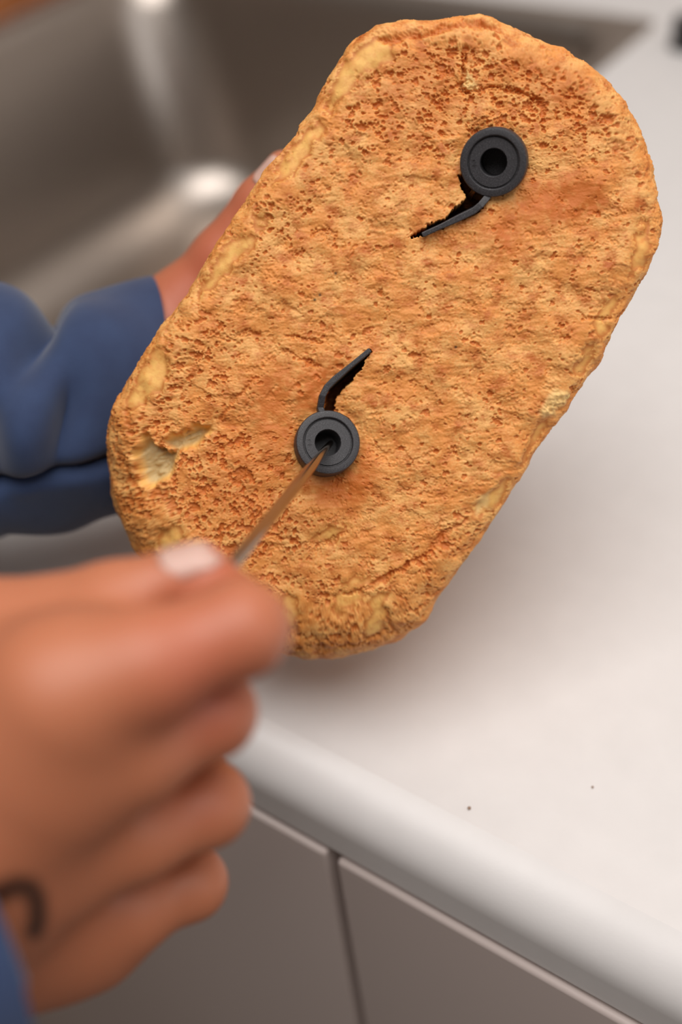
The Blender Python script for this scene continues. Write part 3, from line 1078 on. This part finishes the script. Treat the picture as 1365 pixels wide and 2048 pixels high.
fing = [
    ([(-0.1883,0.0834,1.0339),(-0.1879,0.0943,1.0462),(-0.1653,0.1142,1.0506),(-0.1506,0.1308,1.0546)], [0.0155, 0.0124, 0.0096, 0.0068]),
    ([(-0.1536,0.0863,1.0540),(-0.1393,0.1006,1.0577),(-0.1284,0.1184,1.0580),(-0.1437,0.1295,1.0455),(-0.1537,0.1370,1.0381)], [0.0120, 0.0114, 0.0101, 0.0090, 0.0075]),
    ([(-0.1567,0.0801,1.0324),(-0.1436,0.0932,1.0346),(-0.1357,0.1103,1.0334),(-0.1513,0.1207,1.0190),(-0.1624,0.1198,1.0171)], [0.0136, 0.0118, 0.0101, 0.0088, 0.0075]),
    ([(-0.1648,0.0756,1.0025),(-0.1494,0.0894,1.0021),(-0.1414,0.1063,0.9976),(-0.1560,0.1156,0.9845),(-0.1672,0.1122,0.9865)], [0.0134, 0.0118, 0.0103, 0.0090, 0.0076]),
    ([(-0.1726,0.0723,0.9673),(-0.1577,0.0854,0.9666),(-0.1496,0.0996,0.9628),(-0.1630,0.1074,0.9520),(-0.1729,0.1042,0.9533)], [0.0132, 0.0112, 0.0095, 0.0084, 0.0072]),
]
reds = [(p, r, a) for p, r, a in zip([(-0.1437,0.1304,1.0599),(-0.1249,0.1150,1.0631),(-0.1309,0.1067,1.0404),(-0.1327,0.1003,1.0118),(-0.1394,0.0938,0.9836),(-0.1296,0.1032,1.0607)], (0.012, 0.010, 0.010, 0.009, 0.008, 0.014), (0.6, 0.2, 0.6, 0.5, 0.5, 0.6))]
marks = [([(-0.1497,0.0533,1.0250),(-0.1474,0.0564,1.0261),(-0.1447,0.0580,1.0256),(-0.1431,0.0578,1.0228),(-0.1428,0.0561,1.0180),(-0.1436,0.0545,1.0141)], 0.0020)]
hand_r, HV, HF, HN = make_hand('hand', palm, fing, 0.0011, person, 'hand gripping the rod, thumb on top', reds, (), marks, kf=0.0048, kr=0.016)
nail(hand_r, HV, (-0.1521,0.1293,1.0604), Vector((-0.1489,0.1342,1.0610)) - Vector((-0.1561,0.1259,1.0588)),
     -DOWN * 0.86 - FWD * 0.5, 0.0135, 0.0105)

# left hand, flat under the far side of the loaf, thumb along its edge
palm = [
    ([(-0.3729,0.1561,0.9793),(-0.3057,0.2158,0.9927)], [0.021, 0.019]),
    ([(-0.3060,0.2163,0.9934),(-0.2894,0.2483,1.0006)], [0.019, 0.020]),
    ([(-0.3002,0.2579,0.9926),(-0.2884,0.3148,0.9797)], [0.017, 0.010]),
    ([(-0.3016,0.2566,0.9833),(-0.2846,0.3098,0.9634)], [0.016, 0.010]),
    ([(-0.3023,0.2553,0.9766),(-0.2809,0.3021,0.9510)], [0.015, 0.010]),
    ([(-0.2936,0.2590,1.0009),(-0.2831,0.2693,1.0116)], [0.0175, 0.0150]),
]
fing = [
    ([(-0.2846,0.2660,1.0097),(-0.2718,0.2818,1.0295),(-0.2622,0.2963,1.0476),(-0.2553,0.3043,1.0587)], [0.0155, 0.0118, 0.0090, 0.0072]),
    ([(-0.2884,0.3148,0.9797),(-0.2665,0.3522,0.9849),(-0.2519,0.3667,0.9932),(-0.2404,0.3732,0.9998)], [0.0100, 0.0085, 0.0078, 0.0070]),
    ([(-0.2848,0.3110,0.9678),(-0.2559,0.3458,0.9686),(-0.2387,0.3598,0.9731),(-0.2254,0.3672,0.9776)], [0.0100, 0.0088, 0.0080, 0.0070]),
    ([(-0.2824,0.3053,0.9564),(-0.2525,0.3345,0.9530),(-0.2338,0.3460,0.9543),(-0.2215,0.3512,0.9576)], [0.0100, 0.0086, 0.0078, 0.0068]),
    ([(-0.2806,0.3008,0.9466),(-0.2569,0.3193,0.9398),(-0.2410,0.3273,0.9399),(-0.2305,0.3314,0.9421)], [0.0095, 0.0078, 0.0070, 0.0062]),
]
reds = [(p, 0.02, 0.6) for p in [(-0.2658,0.2649,1.0437),(-0.2692,0.2535,1.0285),(-0.2561,0.2789,1.0566)]]
hand_l, LVt, LFt, LNt = make_hand('hand', palm, fing, 0.0014, person, 'hand behind the loaf, thumb along its edge', reds)
nail(hand_l, LVt, (-0.2559,0.2967,1.0615), Vector((-0.2553,0.3043,1.0587)) - Vector((-0.2622,0.2963,1.0476)), RIGHT * -0.75 - DOWN * 0.45 - FWD * 0.5, 0.013, 0.010)


# sleeves
def sleeve(name, axis, rad, n_s, n_a, fold, parent, label=None, slant=0.0):
    ax = np.array(axis)
    t = np.linspace(0, len(ax) - 1, n_s)
    def cr(a, t):
        out = []
        for q in t:
            i = min(int(q), len(a) - 2)
            f = q - i
            p0, p1, p2, p3 = a[max(i - 1, 0)], a[i], a[i + 1], a[min(i + 2, len(a) - 1)]
            out.append(0.5 * (2 * p1 + (p2 - p0) * f + (2 * p0 - 5 * p1 + 4 * p2 - p3) * f ** 2 + (3 * p1 - p0 - 3 * p2 + p3) * f ** 3))
        return np.array(out)
    c = cr(ax, t)
    r = cr(np.array(rad)[:, None], t)[:, 0]
    tg = np.gradient(c, axis=0)
    tg /= np.linalg.norm(tg, axis=1, keepdims=True)
    upv = np.array(-DOWN)
    e1 = upv - (tg @ upv)[:, None] * tg
    e1 /= np.linalg.norm(e1, axis=1, keepdims=True)          # angle 0: up in the room's sense of the arm
    e2 = np.cross(tg, e1)
    th = np.linspace(0, 2 * np.pi, n_a, endpoint=False)
    s_ = np.concatenate([[0], np.cumsum(np.linalg.norm(np.diff(c, axis=0), axis=1))])
    s_ -= s_[-1]                                             # metres back from the cuff
    SS, TT = np.meshgrid(s_, th, indexing='ij')
    RR = r[:, None] + fold(SS, TT)
    V = c[:, None] + RR[..., None] * (np.cos(TT)[..., None] * e1[:, None] + np.sin(TT)[..., None] * e2[:, None])
    near = np.clip(1 + SS / 0.09, 0, 1)
    V = V + tg[:, None] * (slant * near * (np.cos(TT) - 1) / 2)[..., None]
    F = grid_faces(n_s, n_a)
    me = mesh_np(name, V.reshape(-1, 3), F[:, ::-1])
    o = link_obj(name, me, M_BLUE)
    sd = o.modifiers.new('cloth', 'SOLIDIFY')
    sd.thickness = 0.0014
    sd.offset = -1
    keep(o, parent)
    if label:
        o['label'] = label
    return o, c, r, tg, e1, e2


def g(x, w):
    return np.exp(-(x / w) ** 2)


def ang(a, b):
    return (a - b + np.pi) % (2 * np.pi) - np.pi


def fold_l(S, T):
    f = 0.0016 * np.sin(T * 3 + S * 60) + 0.0012 * np.sin(T * 5 - S * 110)
    f -= 0.012 * g(S + 0.041, 0.0075) * g(ang(T, 0.0), 0.9)
    f += 0.0045 * g(S + 0.063, 0.013) * g(ang(T, -0.1), 1.0)
    f -= 0.010 * g(S + 0.046 + 0.010 * ang(T, 1.0), 0.006) * g(ang(T, 1.0), 0.7)
    f -= 0.013 * g(S + 0.061 - 0.008 * ang(T, 1.6), 0.006) * g(ang(T, 1.65), 0.55)
    f += 0.006 * g(S + 0.050, 0.008) * g(ang(T, 1.8), 0.5)
    f -= 0.008 * g(S + 0.036 + 0.006 * ang(T, 1.7), 0.004) * g(ang(T, 1.75), 0.35)
    f += 0.005 * g(S + 0.074, 0.008) * g(ang(T, 1.3), 0.8)
    f -= 0.007 * g(S + 0.095 - 0.02 * ang(T, 1.0), 0.007) * g(ang(T, 1.2), 1.0)
    f -= 0.006 * g(ang(T, 2.05) + S * 4.0, 0.07)
    return f


def fold_r(S, T):
    f = 0.0015 * np.sin(T * 3 + S * 50) + 0.001 * np.sin(T * 4 - S * 90)
    f -= 0.004 * g(S + 0.04 + 0.01 * ang(T, 1.5), 0.008)
    f -= 0.003 * g(S + 0.09 - 0.01 * ang(T, 1.5), 0.010)
    return f


sleeve('shirt_sleeve', [(-0.4609,0.0749,0.9559),(-0.4018,0.1311,0.9750),(-0.3538,0.1712,0.9880),(-0.3215,0.1997,0.9929),(-0.3002,0.2230,0.9905),(-0.2836,0.2535,0.9858)],
       [0.051, 0.048, 0.0455, 0.0440, 0.0420, 0.0395], 150, 160, fold_l, person, 'blue sleeve of the arm behind the loaf', 0.028)
sleeve('shirt_sleeve', [(-0.2647,-0.0772,0.9836),(-0.2210,-0.0226,1.0003),(-0.1780,0.0299,1.0065),(-0.1672,0.0533,1.0043)],
       [0.046, 0.042, 0.0380, 0.0370], 120, 140, fold_r, person, 'blue sleeve of the arm in front')

# two specks on the worktop
def speck(loc, r, label):
    bm = bmesh.new()
    bmesh.ops.create_icosphere(bm, subdivisions=2, radius=r)
    for k, v in enumerate(bm.verts):
        v.co *= 1 + 0.25 * math.sin(k * 2.3)
        v.co.z *= 0.6
    o = bm_obj('bread_crumb', bm, M_CRUMBBIT, None, True)
    o.location = loc
    return tag(o, label, 'crumb', 'crumbs on the worktop')


speck((-0.1186,0.1948,0.9005), 0.0006, 'tiny dark crumb on the bare worktop, the nearer of the two to the front edge')
speck((-0.0866,0.2239,0.9005), 0.0004, 'tinier crumb on the bare worktop, farther along from the loaf')
